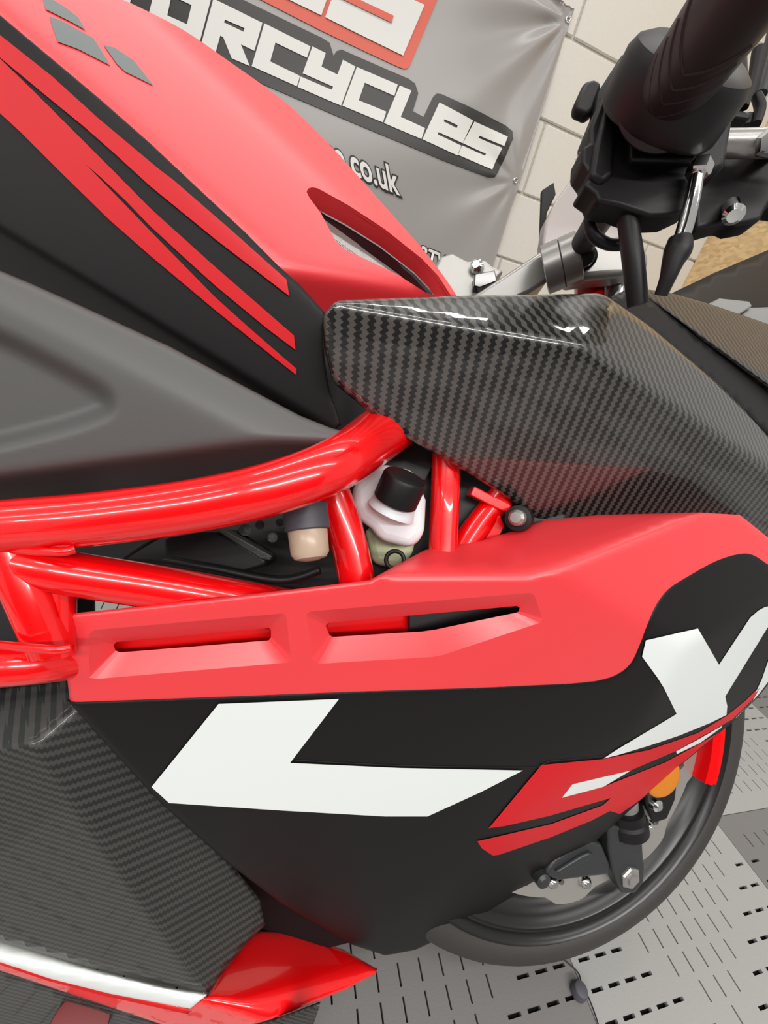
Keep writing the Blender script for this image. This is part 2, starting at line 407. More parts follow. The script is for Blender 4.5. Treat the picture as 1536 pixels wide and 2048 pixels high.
def flat2(name, polys, y_off, mt_, parent, holes=()):
    """print on the banner: px outlines laid on the cloth"""
    bm_v = []; fs = []
    for poly in polys:
        w2 = np.array([on_wall(*q)[[0, 2]] for q in poly]); hh = [np.array([on_wall(*q)[[0, 2]] for q in h]) for h in holes]
        Vv = []; E = []
        for b in [densify(w2, .01)] + [densify(h, .01) for h in hh]:
            c = len(Vv); n = len(b); Vv += list(b); E += [(c + i, c + (i + 1) % n) for i in range(n)]
        x0, z0 = w2.min(0); x1, z1 = w2.max(0); gx, gz = np.meshgrid(np.arange(x0, x1, .011), np.arange(z0, z1, .011)); G = np.stack([gx.ravel(), gz.ravel()], 1); G = G[inpoly(G, w2)]
        co, _, fa, *_ = delaunay_2d_cdt([Vector(map(float, v)) for v in Vv + list(G)], E, [], 0, 1e-5); co = np.array([tuple(c) for c in co])
        ct = np.array([co[list(f)].mean(0) for f in fa]); ok = inpoly(ct, w2)
        for h in hh: ok &= ~inpoly(ct, h)
        base = len(bm_v); bm_v += [(c[0], bany(c[0], c[1]) - y_off, c[1]) for c in co]
        for f, k in zip(fa, ok):
            if k:
                a, b2, c2 = [co[i] for i in f]; s = (b2[0] - a[0]) * (c2[1] - a[1]) - (b2[1] - a[1]) * (c2[0] - a[0])
                if abs(s) > 2e-8: fs.append(tuple(base + i for i in (f if s > 0 else f[::-1])))
    o = link(name, mesh(name, bm_v, fs), mt_, parent)
    return o
def c3(L): return [(280 + x / 3.84, y / 3.84) for x, y in L]
def c4(L): return [(640 + x / 3.657, y / 3.657) for x, y in L]
back = [(150, -110), (300, -110), (430, -45), (488, 0), (644.6, 73), (660, 83), (668, 109), (673, 100), (684, 96), (818, 156), (831, 166), (837, 186), (826, 222), (847, 234), (866, 194), (873, 187), (882, 188), (1012, 250), (1025, 262), (1026, 278), (995, 345), (988, 355), (975, 355), (882, 320), (640, 216), (457, 138), (447, 124), (434, 130), (400, 112), (300, 70), (200, 30), (120, -10)]
flat2('lettering_outline', [back], .003, m_banblack, banner)
letters = [
 ([(240, -60), (275, -48), (255, 27), (250, 26), (219, 12), (221, 0)], ()),
 (c3([(150, -195), (548, -5), (455, 345), (62, 175), (55, 160)]), (c3([(245, -25), (398, 45), (362, 190), (212, 122)]),)),
 (c3([(565, -5), (940, 175), (878, 390), (775, 342), (843, 508), (705, 450), (640, 290), (618, 275), (583, 400), (470, 345)]), (c3([(655, 155), (803, 218), (795, 245), (645, 175)]),)),
 (c3([(955, 178), (1310, 350), (1283, 438), (1040, 325), (1000, 470), (1230, 580), (1205, 660), (858, 508)]), ()),
 ([(625, 91), (651.9, 104.2), (643.3, 131.5), (675.4, 147.5), (686.5, 117.6), (711.6, 131.3), (682.4, 210.5), (595.6, 173.2), (601.5, 152), (664, 178.5), (666.5, 171.9), (605.5, 145.5)], ()),
 (c4([(272, 483), (570, 615), (545, 700), (330, 600), (285, 730), (485, 815), (460, 895), (165, 770)]), ()),
 (c4([(585, 622), (670, 662), (590, 855), (765, 940), (738, 1020), (468, 900)]), ()),
 (c4([(870, 752), (1115, 885), (1040, 1050), (862, 970), (856, 987), (1030, 1068), (1000, 1140), (745, 1022)]), (c4([(905, 875), (1003, 920), (995, 940), (900, 892)]),)),
 (c4([(1125, 892), (1372, 1000), (1342, 1072), (1165, 995), (1158, 1010), (1325, 1085), (1254, 1243), (1005, 1135), (1035, 1065), (1205, 1140), (1212, 1125), (1042, 1050)]), ())]
for L, h in letters: flat2('letter', [L], .006, m_banwhite, banner, h)
flat2('logo_outline', [[(380, -70), (525, 0), (640, 57), (800, 133), (809, 136), (816, 135), (821, 129), (874, 0), (905, -80)]], .003, m_banred, banner)
flat2('logo_letter', [[(653.7, 34), (651, 32), (662, 0), (722, -40), (760, -30), (849, 10), (807, 110)]], .006, m_banwhite, banner)
flat2('logo_letter', [[(560, -10), (643, 29), (665, -35), (590, -70)]], .006, m_banwhite, banner)
flat2('logo_slot', [[(787.7, 31.4), (783.6, 45), (690.6, 0), (655, -17), (662, -30), (722, 0)]], .009, m_banred, banner)
def text_on_banner(body, u0, v0, u1, v1, vt, name):
    a = on_wall(u0, v0); b = on_wall(u1, v1); up = on_wall(*vt)
    for off, mt_, yo in ((.075, m_banblack, .003), (.022, m_banwhite, .006)):
        cu = bpy.data.curves.new(name, 'FONT'); cu.body = body; cu.offset = off; cu.resolution_u = 4; cu.size = 1
        o = bpy.data.objects.new(name, cu); COL.objects.link(o); bpy.context.view_layer.update()
        me = bpy.data.meshes.new_from_object(o.evaluated_get(bpy.context.evaluated_depsgraph_get())); bpy.data.objects.remove(o)
        cc = np.array([v.co[:] for v in me.vertices])
        if off == .075: x0, x1 = cc[:, 0].min(), cc[:, 0].max()
        ex = (b - a) / (x1 - x0); ez = (up - b) / .72
        for v in me.vertices:
            p = a + ex * (v.co.x - x0) + ez * (v.co.y); v.co = (p[0], bany(p[0], p[2]) - yo, p[2])
        me.materials.clear(); link(name + ('_outline' if off == .075 else ''), me, mt_, banner, smooth=False)
text_on_banner('re.co.uk', 655, 326, 806, 393, (797, 338), 'web_address')
text_on_banner('3TW', 836, 519, 905, 547, (912, 519), 'postcode_text')
for g in (g1, g2, on_wall(920, 620), np.array([-.2, 1.9, BZ1 - .03]), np.array([-1.2, 1.9, BZ1 - .03])):
    y = bany(g[0], g[2]); V = []; seg = 20
    prof = [(.010, .0), (.0095, -.002), (.007, -.003), (.005, -.0015), (.004, .0)]
    for r, dy in prof:
        for j in range(seg): V.append((g[0] + r * math.cos(j * 2 * math.pi / seg), y + dy - .0008, g[2] + r * math.sin(j * 2 * math.pi / seg)))
    Fc = [(i * seg + j, (i + 1) * seg + j, (i + 1) * seg + (j + 1) % seg, i * seg + (j + 1) % seg) for i in range(len(prof) - 1) for j in range(seg)]
    link('grommet', mesh('grommet', V, Fc), m_chrome, banner)

# ================================================================== MOTORCYCLE
bike = empty('motorcycle', (.05, .26, 0), label='red and black motorcycle with red tube frame and carbon weave covers', category='motorcycle')
BK = bike

# ---- fuel tank ------------------------------------------------------
tank = Surf(.03)
tank.edge((0, 28, .205), (655, 612, .262), (0., -.62, .78))
tank_k = ((0, 34, .206), (655, 618, .263))
tank.edge((590, 538), (905, 588), (-.25, -.9, -.35), 0)
tank.edge((330, 50), (820, 520), (0., -.42, .9), 0)
tank.edge(*tank_k, (0., -.985, .16))
scoop = [(613, 384), (616, 377), (624, 374.5), (634, 376), (644, 381), (698.5, 411.5), (770, 458.5), (844.5, 518), (877, 552.5), (903, 593), (870, 594), (854, 587), (795, 549), (733, 519), (688.6, 498), (671, 482), (659, 459), (641.6, 426), (619, 396)]
red_out = [(-300, -235), (-300, -420)] + [tuple(q) for q in smooth_poly([(60, -110), (180, -32), (280, 15), (370, 62), (460, 124), (560, 196), (620, 250), (680, 312), (760, 402), (840, 492), (890, 556), (925, 610)], 5, False)] + [ (905, 625), (700, 645), (645, 645), (590, 580), (545, 540), (480, 474), (390, 390), (290, 296), (190, 208), (90, 124), (-10, 40), (-90, -27)]
fuel = panel('fuel_tank', red_out, tank, m_red, BK, holes=[scoop], step=12, thick=.002)
# scoop walls and mesh
nrm = np.array([0, -.62, .78]); A = tank.pts(np.array(scoop, float)); sc2 = np.array(scoop, float); cen = sc2.mean(0)
B = tank.pts(cen + (sc2 - cen) * .97) - nrm * .013 
loftpoly('intake_wall', A, B, m_red, fuel)
bm = bmesh.new()
e1 = P(867, 591, tank.d(867, 591)) - P(641, 426, tank.d(641, 426)); L1 = np.linalg.norm(e1); e1 /= L1; e2 = np.cross(nrm, e1); e2 /= np.linalg.norm(e2)
o0 = P(641, 426, tank.d(641, 426)) - nrm * .010
for k in range(-10, 19):
    c0 = o0 + e2 * k * .0013 * (1 if True else -1) - nrm * (.0003 * k if k > 0 else 0)
    for dz in (0,):
        vs = [bm.verts.new(c0 + e1 * a + e2 * b - nrm * h) for a in (-.01, L1 + .01) for b, h in ((0, 0), (.0007, 0), (.0007, .002), (0, .002))]
        for f in ((0, 1, 2, 3), (7, 6, 5, 4), (0, 4, 5, 1), (1, 5, 6, 2), (2, 6, 7, 3), (3, 7, 4, 0)): bm.faces.new([vs[i] for i in f])
from_bm('intake_mesh', bm, m_silver, fuel, kind='stuff', smooth=False)
X = tank.pts(cen + (sc2 - cen) * 1.0) - nrm * .0145
link('intake_backing', mesh('b', list(X), [tuple(range(len(X)))]), m_gblack, fuel, smooth=False)
for poly in ([(84, -10), (98, -6), (130, 14), (156, 34), (171, 60), (143, 44), (91, 18)], [(98, 32), (125, 42), (187, 76), (221, 131), (156, 98), (115, 83)], [(207, 89), (229, 95), (268, 121), (307, 171), (250, 143), (234, 128)]):
    panel('diamond_decal', poly, tank, m_gdecal, fuel, step=10, off=-.0005, thick=0)

# ---- black tank side panel ------------------------------------------
side = Surf(.03)
side.edge((0, 34, .206), (655, 618, .263), (0., -.985, .16))
side.edge((0, 462), (560, 800), (0, -.6, -.8), 0)
side.edge((0, 28, .205), (655, 612, .262), (0., -.62, .78))
blk_out = [(-300, -225), (0, 30), (100, 114), (200, 198), (300, 286), (400, 380), (490, 464), (555, 530), (600, 570), (650, 626), (646, 660), (650, 720), (660, 780), (682, 850), (640, 880), (500, 830), (300, 720), (0, 590), (-300, 470)]
tp = panel('tank_side_panel', blk_out, side, m_sat, BK, step=8, off=-.0014, roll=(6, .0011))
S1 = [(-300, -180), (-70, 10), (0, 70), (104, 152.5), (196, 236), (320, 340), (347, 360), (461, 459), (573, 559), (578.6, 592), (560, 578), (430, 478), (300, 372), (229, 307), (167, 252.5), (83, 184), (0, 115), (-70, 55), (-300, -142)]
S2 = [(-300, -140), (-70, 57), (0, 117), (62.5, 177.5), (146, 261), (229, 344), (300, 416), (425, 529), (588, 671), (591, 700), (534, 657), (430, 571), (378, 524), (300, 452), (250, 400), (204, 357), (171, 328), (210, 368), (270, 430), (300, 461.5), (430, 594), (500, 657), (593, 737.6), (593, 750.6), (560, 724.6), (430, 620), (300, 511), (219, 440), (125, 348), (42, 265), (0, 226.5), (-70, 158), (-300, -66)]
panel('stripe_decal', S1, side, m_rdecal, tp, step=8, off=-.0028, thick=0)
panel('stripe_decal', S2, side, m_rdecal, tp, step=8, off=-.0028, thick=0)

# ---- grey lower side panel -------------------------------------------
low = Surf(.035)
low.edge((0, 592, .194), (480, 843, .224), (0, -.97, .22))
low.edge((0, 592, .194), (480, 843, .224), (-.05, -.62, .78))
low.edge((0, 948), (640, 866), (0, -.72, -.7), 0)
pocket = smooth_poly([(-250, 540), (-120, 600), (0, 652), (60, 680), (150, 727), (215, 765), (238, 798), (232, 830), (200, 850), (120, 876), (0, 905), (-120, 930), (-250, 950)], 4)
def pk(U, wv):
    ins = inpoly(U, pocket); dd = np.where(ins, pdist(U, pocket), 0); t = np.clip(dd / 42, 0, 1); t = t * t * (3 - 2 * t)
    return 1 / (1 / wv + .0075 * t)
low.extra.append(pk)
g_out = [(-300, 414), (-70, 512), (0, 541), (60, 566), (150, 606), (340, 693), (480, 768), (600, 831), (660, 855), (700, 866), (704, 885), (600, 935), (400, 985), (200, 1020), (0, 1048), (-300, 1090)]
panel('side_panel', g_out, low, m_grey, BK, step=9, off=-.004, roll=(18, .004))

# ---- frame -------------------------------------------------------------
fr = tube('frame', [(-350, 1105, .202), (-90, 1068, .205), (0, 1054, .206), (200, 1037, .209), (400, 1010, .213), (550, 976, .218), (670, 930, .236), (745, 880, .285), (830, 815, .36)], 54, m_redgloss, BK, label='bright red gloss frame rail')
tube('frame_tube', [(40, 1125, .213, 45), (150, 1148, .219, 44), (350, 1180, .245, 44), (640, 1232, .30, 42)], 44, m_redgloss, fr)
tube('frame_tube', [(20, 1085, .212, 46), (60, 1190, .214, 44), (105, 1300, .220, 40)], 42, m_redgloss, fr)
tube('frame_tube', [(110, 1100, .222, 34), (112, 1200, .222, 34), (112, 1310, .222, 34)], 36, m_redgloss, fr)
tube('frame_tube', [(-350, 1362, .208, 40), (-90, 1340, .215, 40), (60, 1328, .222, 40), (160, 1318, .245, 38)], 40, m_redgloss, fr)
tube('frame_tube', [(640, 930, .285, 38), (690, 1060, .285, 37), (722, 1200, .285, 37)], 37, m_redgloss, fr)
tube('frame_tube', [(894, 880, .335, 29), (890, 1000, .33, 29), (884, 1130, .31, 29)], 29, m_redgloss, fr)
tube('frame_tube', [(1010, 985, .36, 27), (950, 1060, .345, 27), (905, 1130, .33, 27)], 27, m_redgloss, fr)
prism('frame_bracket', [(948, 972), (1022, 1010), (1018, 1026), (1000, 1020), (940, 990)], .02, m_redgloss, fr, bev=.001, d=.34)
prism('frame_bracket', [(1000, 1030), (1010, 1052), (996, 1080), (930, 1110), (945, 1060)], .012, m_redgloss, fr, bev=.001, d=.342)
for (a, b) in (((72, 1098), (150, 1094)), ((60, 1290), (140, 1292))):
    tube('weld_bead', [(a[0] - 60, a[1], .205, 9), ((a[0] + b[0]) / 2, (a[1] + b[1]) / 2 + 8, .2, 9), (b[0], b[1] + 4, .203, 9)], 9, m_redgloss, fr, seg=10)
A = P(1033, 1036, .322); B = P(1045, 1038, .35)
lathe('frame_bolt', A, B, [(0, .0026), (.02, .0058), (.18, .0062), (.2, .0102), (.5, .0108), (.52, .010), (1, .0095)], m_black, BK)
lathe('bolt_head', P(1031, 1035, .318), P(1036, 1036, .324), [(0, .0024), (0.01, .0042), (.3, .0062), (1, .0066)], m_silver, BK)
# ---- engine bay behind
prism('engine_block', [(60, 1030), (400, 930), (760, 850), (1150, 900), (1150, 1120), (760, 1240), (300, 1225), (246, 1185), (100, 1140)], .1, m_dark, BK, bev=.01, d=.36)
prism('engine_block', [(-320, 1150), (-120, 1120), (90, 1120), (95, 1360), (-320, 1390)], .05, m_dark, BK, bev=.006, d=.27)
prism('airbox', [(325, 1075), (400, 1062), (450, 1064), (535, 1118), (530, 1135), (480, 1150), (330, 1128)], .03, m_black, BK, bev=.004, d=.285)
prism('airbox_rib', [(430, 1060), (450, 1060), (545, 1112), (540, 1122), (520, 1118)], .01, m_alu, BK, bev=.001, d=.28)
tube('cable', [(150, 1200, .27, 4), (230, 1130, .268, 4), (330, 1068, .268, 4), (440, 1030, .27, 4)], 4, m_black, BK, seg=8)
tube('cable', [(330, 1120, .278, 9), (420, 1135, .278, 9), (560, 1160, .28, 9), (640, 1140, .28, 9)], 9, m_black, BK, seg=10)
for (u, v, r) in ((490, 1060, 12), (520, 1050, 9), (545, 1075, 10), (560, 1045, 8)):
    lathe('engine_bolt', P(u, v, .30), P(u, v, .33), [(0, .001), (.01, r / F * .3), (.5, r / F * .32), (1, r / F * .3)], m_alu, BK)
prism('vent_backing', [(150, 1245, .252), (840, 1190, .315), (840, 1330, .315), (150, 1350, .252)], .004, m_redgloss, BK)
prism('vent_backing', [(820, 1160, .305), (1140, 1140, .35), (1140, 1330, .35), (820, 1330, .305)], .004, m_dark, BK)
prism('dark_gap_filler', [(600, 620), (670, 640), (760, 760), (900, 860), (850, 960), (640, 930)], .02, m_dark, BK, d=.345)  # added near-black block that keeps the gap beside the tank dark
# ---- bottles
A = P(611, 1022, .255); B = P(622, 1122, .25); L = np.linalg.norm(A - B)
fb = lathe('fluid_reservoir', A, B, [(0, .0105), (.3, .0115), (.34, .0122), (.85, .0116), (.95, .0095), (1, .004)], m_cream, BK, label='cream plastic fluid cup')
lathe('reservoir_cap', P(610, 1008, .255), P(615, 1062, .253), [(0, .012), (.05, .0138), (.95, .0138), (1, .0125)], m_pad, fb, seg=40)
wb = prism('coolant_bottle', [(703, 972), (760, 925), (830, 940), (853, 1000), (850, 1072), (824, 1098), (760, 1082), (742, 1058), (716, 1040), (704, 1010)], .035, m_bottle, BK, bev=.008, seg=4, d=.29, label='white plastic bottle under the frame rail')
lathe('bottle_neck', P(782, 1022, .288), P(800, 985, .284), [(0, .0175), (.5, .015), (.8, .0135), (1, .0135)], m_bottle, wb)
lathe('bottle_cap', P(790, 1002, .282), P(813, 950, .274), [(0, .0145), (.04, .0155), (.85, .0152), (.95, .014), (1, .011)], m_black, wb, seg=40)
prism('lower_bottle', [(728, 1055), (830, 1070), (828, 1110), (800, 1140), (745, 1130)], .03, m_green, BK, bev=.006, d=.315, label='pale green plastic bottle')
A = P(790, 1120, .283); B = P(793, 1118, .3)
tube3('hose_clamp', [(*(P(790, 1120, .286) + (R @ np.array([math.cos(a), math.sin(a), 0])) * .0062), .0016) for a in np.linspace(0, 2 * math.pi, 13)], m_black, BK, seg=8, sub=3)

# ---- carbon covers ------------------------------------------------------
carb = Surf(.012)
carb.p3((655, 614, .231), (1150, 690, .268), (1200, 586, .305))
carb.p3((655, 614, .231), (1150, 690, .268), (1040, 1010, .345))
carb.p3((1165, 694, .2695), (1228, 600, .303), (1536, 862, .385))
carb.p3((1165, 694, .2695), (1600, 1010, .385), (1250, 1060, .368))
c_out = round_poly([(645, 628), (672, 600), (905, 592), (1205, 587), (1232, 604), (1300, 652), (1420, 752), (1536, 862), (1640, 945), (1640, 1150), (1536, 1080), (1482, 1050), (1400, 1056), (1250, 1062), (1135, 1056), (1070, 1036), (1000, 986), (900, 925), (825, 884), (740, 826), (665, 765), (652, 710)], 14)
cc = panel('carbon_cover', c_out, carb, m_carbon, BK, step=12, thick=.003, roll=(9, .004), uv=((.9, .35, 0), (.1, 0, 1)), label='glossy carbon weave cover beside the tank')
wing = Surf(.01)
wing.p3((1262, 575, .33), (1620, 830, .40), (1620, 680, .50))
panel('carbon_wing', [(1262, 575), (1330, 583), (1420, 608), (1536, 648), (1640, 690), (1640, 845), (1540, 772), (1400, 672), (1310, 606)], wing, m_carbon3, BK, step=14, thick=.003, roll=(8, .003), uv=((.9, .35, 0), (.1, 0, 1)), label='second carbon weave cover nearer the front')
ch = Surf(.01); ch.p3((1222, 600, .318), (1262, 575, .331), (1600, 905, .40))
panel('cover_channel', [(1218, 596), (1262, 574), (1310, 604), (1400, 670), (1540, 771), (1640, 845), (1640, 950), (1536, 868), (1420, 760), (1300, 660)], ch, m_black, BK, step=14, thick=.002)

# ---- shroud -------------------------------------------------------------
sh = Surf(.02)
sh.edge((150, 1400, .182), (1240, 1345, .312), (.05, -.88, .45))          # 0 red band
sh.edge((150, 1400, .182), (1240, 1345, .312), (.1, -.99, .08))          # 1 black face
sh.edge((150, 1240), (1075, 1155), (-.25, .2, .95), 0)                  # 2 top
sh.edge((1068, 1157), (1300, 1066), (-.25, .15, .95), 0)                  # 3
sh.p3s((1340, 1080), (1270, 1480), (1536, 1250, .412), 1)                  # 4 front bulge
sh.p3s((820, 1820), (1440, 1330), (1350, 1540, .404), 1)                  # 5 lower curl
sh.pairs.append((2, 3))
s_out = [(136, 1228), (400, 1200), (600, 1177), (740, 1160), (790, 1132), (850, 1100), (960, 1082), (1040, 1058), (1090, 1040), (1200, 1030), (1400, 1025), (1480, 1030), (1536, 1075), (1600, 1120), (1640, 1200), (1610, 1290), (1560, 1340), (1518, 1392), (1470, 1440), (1440, 1465), (1350, 1540), (1280, 1602), (1180, 1693), (1050, 1778), (900, 1868), (830, 1900), (770, 1911), (700, 1888), (560, 1805), (450, 1722), (320, 1605), (200, 1475), (140, 1405), (131, 1330)]
v1o = [(177, 1270), (187, 1260), (565, 1227), (572, 1230), (582, 1315), (578, 1325), (192, 1358), (178, 1355)]
v1i = [(227, 1290), (233, 1284), (538, 1256), (542, 1260), (542, 1275), (537, 1281), (240, 1305), (231, 1301)]
cv = lambda L: [(560 + x / 2.743, 1150 + y / 2.743) for x, y in L]
v2o = cv([(145, 215), (165, 200), (1370, 98), (1395, 110), (1440, 240), (1425, 262), (900, 437), (830, 450), (210, 487), (180, 460)])
v2i = cv([(250, 278), (265, 262), (1300, 170), (1315, 180), (1310, 200), (1295, 207), (850, 300), (780, 310), (290, 340), (272, 330)])
shroud = panel('radiator_shroud', s_out, sh, m_red, BK, holes=[v1o, v2o], step=12, thick=.003, roll=(12, .004), label='red and black side shroud with white angular lettering')
def dens2(L, n=10): return [tuple(np.array(L[i]) * (1 - j / n) + np.array(L[(i + 1) % len(L)]) * j / n) for i in range(len(L)) for j in range(n)]
for o_, i_ in ((v1o, v1i), (v2o, v2i)):
    o_, i_ = dens2(o_), dens2(i_)
    A = sh.pts(np.array(o_, float)); B = sh.pts(np.array(i_, float), .010)
    loftpoly('vent_surround', A, B, m_red, shroud)
    X = sh.pts(np.array(i_, float), .022)
    loftpoly('vent_throat', B, X, m_red, shroud)
blk = [(134, 1400), (140, 1402), (400, 1392), (700, 1380), (960, 1372), (1140, 1364), *[tuple(q) for q in smooth_poly([(1190, 1359), (1228, 1348), (1258, 1326), (1276, 1290), (1292, 1248), (1310, 1208), (1335, 1176), (1380, 1147), (1430, 1120), (1475, 1106), (1505, 1107), (1536, 1126), (1600, 1170), (1640, 1215)], 4, False)], (1610, 1290), (1560, 1340), (1518, 1392), (1470, 1440), (1440, 1465), (1350, 1540), (1280, 1602), (1180, 1693), (1050, 1778), (900, 1868), (830, 1900), (770, 1911), (700, 1888), (560, 1805), (450, 1722), (320, 1605), (200, 1475)]
bp = panel('shroud_black_panel', blk, sh, m_sat, shroud, step=8, off=-.0012, thick=.001, roll=(12, .004))
def decal(name, poly, m_, off=-.0026): return panel(name, poly, sh, m_, shroud, step=8, off=off, thick=0, roll=None)
# keep decals riding on the rolled edge
def decal_r(name, poly, m_, off=-.0026):
    o = decal(name, poly, m_, off); O = np.array(s_out, float)
    for v in o.data.vertices:
        p = np.array(v.co) - CAM; q = R.T @ p; uv = np.array([[768 + F * q[0] / q[2], 1024 + F * q[1] / q[2]]])
        t = min(1, float(pdist(uv, O)[0]) / 12); push = .004 * (1 - math.sqrt(1 - (1 - t) ** 2)); v.co = CAM + p * (1 + push / np.linalg.norm(p))
    return o
decal('letter_decal', [(437, 1408), (560, 1403), (678, 1398), (580, 1526), (800, 1536), (1046, 1541), (960, 1585), (855, 1633), (770, 1633), (560, 1621), (338, 1606), (303, 1574)], m_white)
decal_r('letter_decal', [(1291.8, 1280.8), (1395.9, 1256.9), (1438, 1329.6), (1500.5, 1235.3), (1517, 1221), (1530, 1214), (1560, 1209), (1600, 1212), (1536, 1254), (1450.3, 1393.2), (1454.5, 1412), (1453, 1430), (1420, 1446), (1359, 1471), (1297.5, 1491.6), (1236, 1510), (1207, 1517), (1236, 1498), (1353.3, 1428), (1328.3, 1376.8), (1314, 1354), (1284.2, 1313.2)], m_white)
decal_r('stripe_decal', [(1083, 1530), (1207, 1518), (1298, 1500), (1396, 1466), (1453, 1432), (1490, 1402), (1520, 1372.7), (1508, 1396), (1466, 1438), (1400, 1475), (1352, 1502), (1260.6, 1541), (1145, 1568.6), (1124, 1595.6), (1207, 1573.5), (1330, 1525), (1395, 1490), (1438, 1465), (1350, 1538), (1280, 1600), (1240, 1628), (1220, 1622), (1181, 1642), (1103, 1674), (999, 1709.5), (985.6, 1711), (964, 1697), (954.6, 1682.5), (992, 1674), (1103, 1648), (1205, 1611), (1222, 1596), (1180, 1608), (1102, 1631), (1010, 1652), (977.4, 1656.5)], m_rdecal)
decal('letter_decal', [(1145, 1568.6), (1262, 1541), (1207, 1573.5), (1124, 1595.6)], m_white)
decal_r('stripe_decal', [(1352, 1503), (1400, 1477), (1445, 1451), (1442, 1456), (1400, 1486), (1354, 1508)], m_white, -.003)
decal_r('stripe_decal', [(1575, 1270), (1536, 1323), (1524, 1358), (1511, 1386), (1520, 1375), (1505, 1402), (1470, 1437), (1474, 1434), (1518, 1388), (1545, 1352), (1600, 1290)], m_white, -.003)
# ridge framing the lettering
tube3('trim_ridge', [(*P(u, v, sh.d(u, v) - .0012), .0006) for u, v in ((590, 1520), (800, 1531), (1000, 1534), (1075, 1534), (1100, 1522), (1200, 1512), (1260, 1490))], m_sat, shroud, seg=8, sub=2)

# ---- belly cover (lower left) --------------------------------------------
bel = Surf(.01)
bel.p3((66, 1490, .255), (240, 1700, .281), (0, 1960, .325))
bel.p3((66, 1490, .255), (420, 1960, .33), (510, 1880, .355))
bel.p3((66, 1490, .255), (128, 1398, .275), (0, 1380, .288))
b_out = [(-300, 1400), (-80, 1385), (0, 1374), (128, 1352), (200, 1420), (330, 1570), (430, 1690), (520, 1800), (530, 1850), (500, 1880), (450, 1940), (418, 1985), (330, 1970), (180, 1935), (60, 1900), (0, 1884), (-80, 1855), (-300, 1760)]
panel('belly_cover', b_out, bel, m_carbon2, BK, step=12, thick=.003, uv=((.9, .35, 0), (.1, 0, 1)), label='dark carbon weave cover below the frame')
bl2 = Surf(.02); bl2.p3((0, 1900, .308), (420, 2000, .323), (0, 2100, .365)); bl2.p3((430, 1990, .323), (500, 1878, .35), (760, 1935, .395)); bl2.edge((430, 2003, .324), (750, 1945, .388), (.2, -.5, -.85))
panel('belly_pan', [(-300, 1760), (-80, 1855), (0, 1882), (60, 1900), (180, 1937), (330, 1974), (418, 1987), (380, 2018), (220, 1988), (100, 1958), (0, 1925), (-80, 1895), (-300, 1800)], bl2, m_white, BK, step=12, thick=.003, roll=(6, .003), label='white edge stripe of the belly pan')
bpan = panel('belly_pan', [(-300, 1798), (-80, 1893), (0, 1916), (100, 1950), (220, 1982), (378, 2017), (418, 1987), (445, 1935), (500, 1870), (520, 1862), (590, 1862), (690, 1900), (755, 1938), (752, 1948), (690, 1980), (640, 2000), (590, 2022), (540, 2040), (470, 2060), (330, 2052), (220, 2015), (100, 1975), (0, 1942), (-80, 1918), (-300, 1830)], bl2, m_redgloss, BK, step=12, off=.0015, thick=.003, roll=(8, .004), label='glossy red belly pan nose')
pbk = Surf(.02); pbk.p3((0, 1950, .32), (400, 2050, .336), (0, 2300, .42))
panel('lower_cover', [(-300, 1822), (-80, 1912), (0, 1936), (100, 1970), (220, 2010), (330, 2046), (480, 2062), (560, 2040), (640, 2010), (600, 2130), (400, 2250), (-300, 2250)], pbk, m_carbon2, BK, step=16, off=.008, thick=.002, uv=((.9, .35, 0), (.1, 0, 1)))
lathe('drain_ring', P(158, 2052, .332), P(158, 2052, .35), [(0, .017), (.02, .021), (.3, .022), (.6, .018), (1, .012)], mat('dim_red_plastic', (.16, .012, .012), .4), BK)
prism('shade_filler', [(430, 1690), (560, 1805), (700, 1885), (640, 1900), (520, 1880), (470, 1790)], .03, m_sat, BK, d=.40)  # black block standing in for shade between belly cover and shroud

# ---- front wheel -----------------------------------------------------------
wC = np.array([.383, .2535, .2535]); hd, ln = -.068, .494
uu = np.array([math.cos(hd), math.sin(hd), 0]); wn = np.array([math.sin(hd), -math.cos(hd), 0]) * math.cos(ln) + np.array([0, 0, 1]) * math.sin(ln); wv = np.cross(wn, uu)
Rt, rt = .275, .0527
def wl(r, a, off): return wC + uu * r * math.cos(a) + wv * r * math.sin(a) + wn * off
def onw(u, v, off): return on_plane(u, v, wC + wn * off, wn)
def pol(u, v, off):
    p = onw(u, v, off) - wC; return math.hypot(p @ uu, p @ wv), math.atan2(p @ wv, p @ uu)
wheel = empty('front_wheel', wC, BK)
def revolve(name, prof, mt_, parent, seg=96, a0=0, a1=2 * math.pi, closed=True, **kw):
    V = []; full = abs(a1 - a0 - 2 * math.pi) < 1e-6; ns = seg if full else seg + 1
    for i in range(ns):
        a = a0 + (a1 - a0) * i / seg
        for r, off in prof: V.append(wl(r, a, off))
    n = len(prof); Fc = []
    for i in range(seg):
        k = (i + 1) % ns
        for j in range(n if closed else n - 1): Fc.append((i * n + j, i * n + (j + 1) % n, k * n + (j + 1) % n, k * n + j))
    if not full and closed: Fc += [tuple(range(n)), tuple(range((ns - 1) * n, ns * n))[::-1]]
    bm = bmesh.new(); vs = [bm.verts.new(v) for v in V]
    for f in Fc: bm.faces.new([vs[i] for i in f])
    return from_bm(name, bm, mt_, parent, sharp=45, **kw)
tp_ = [(.243 + .032 * math.cos(a), rt * math.sin(a)) for a in np.linspace(-2.05, 2.05, 32)]
revolve('tyre', tp_ + [(.214, .036), (.214, -.036)], m_rubber, wheel)
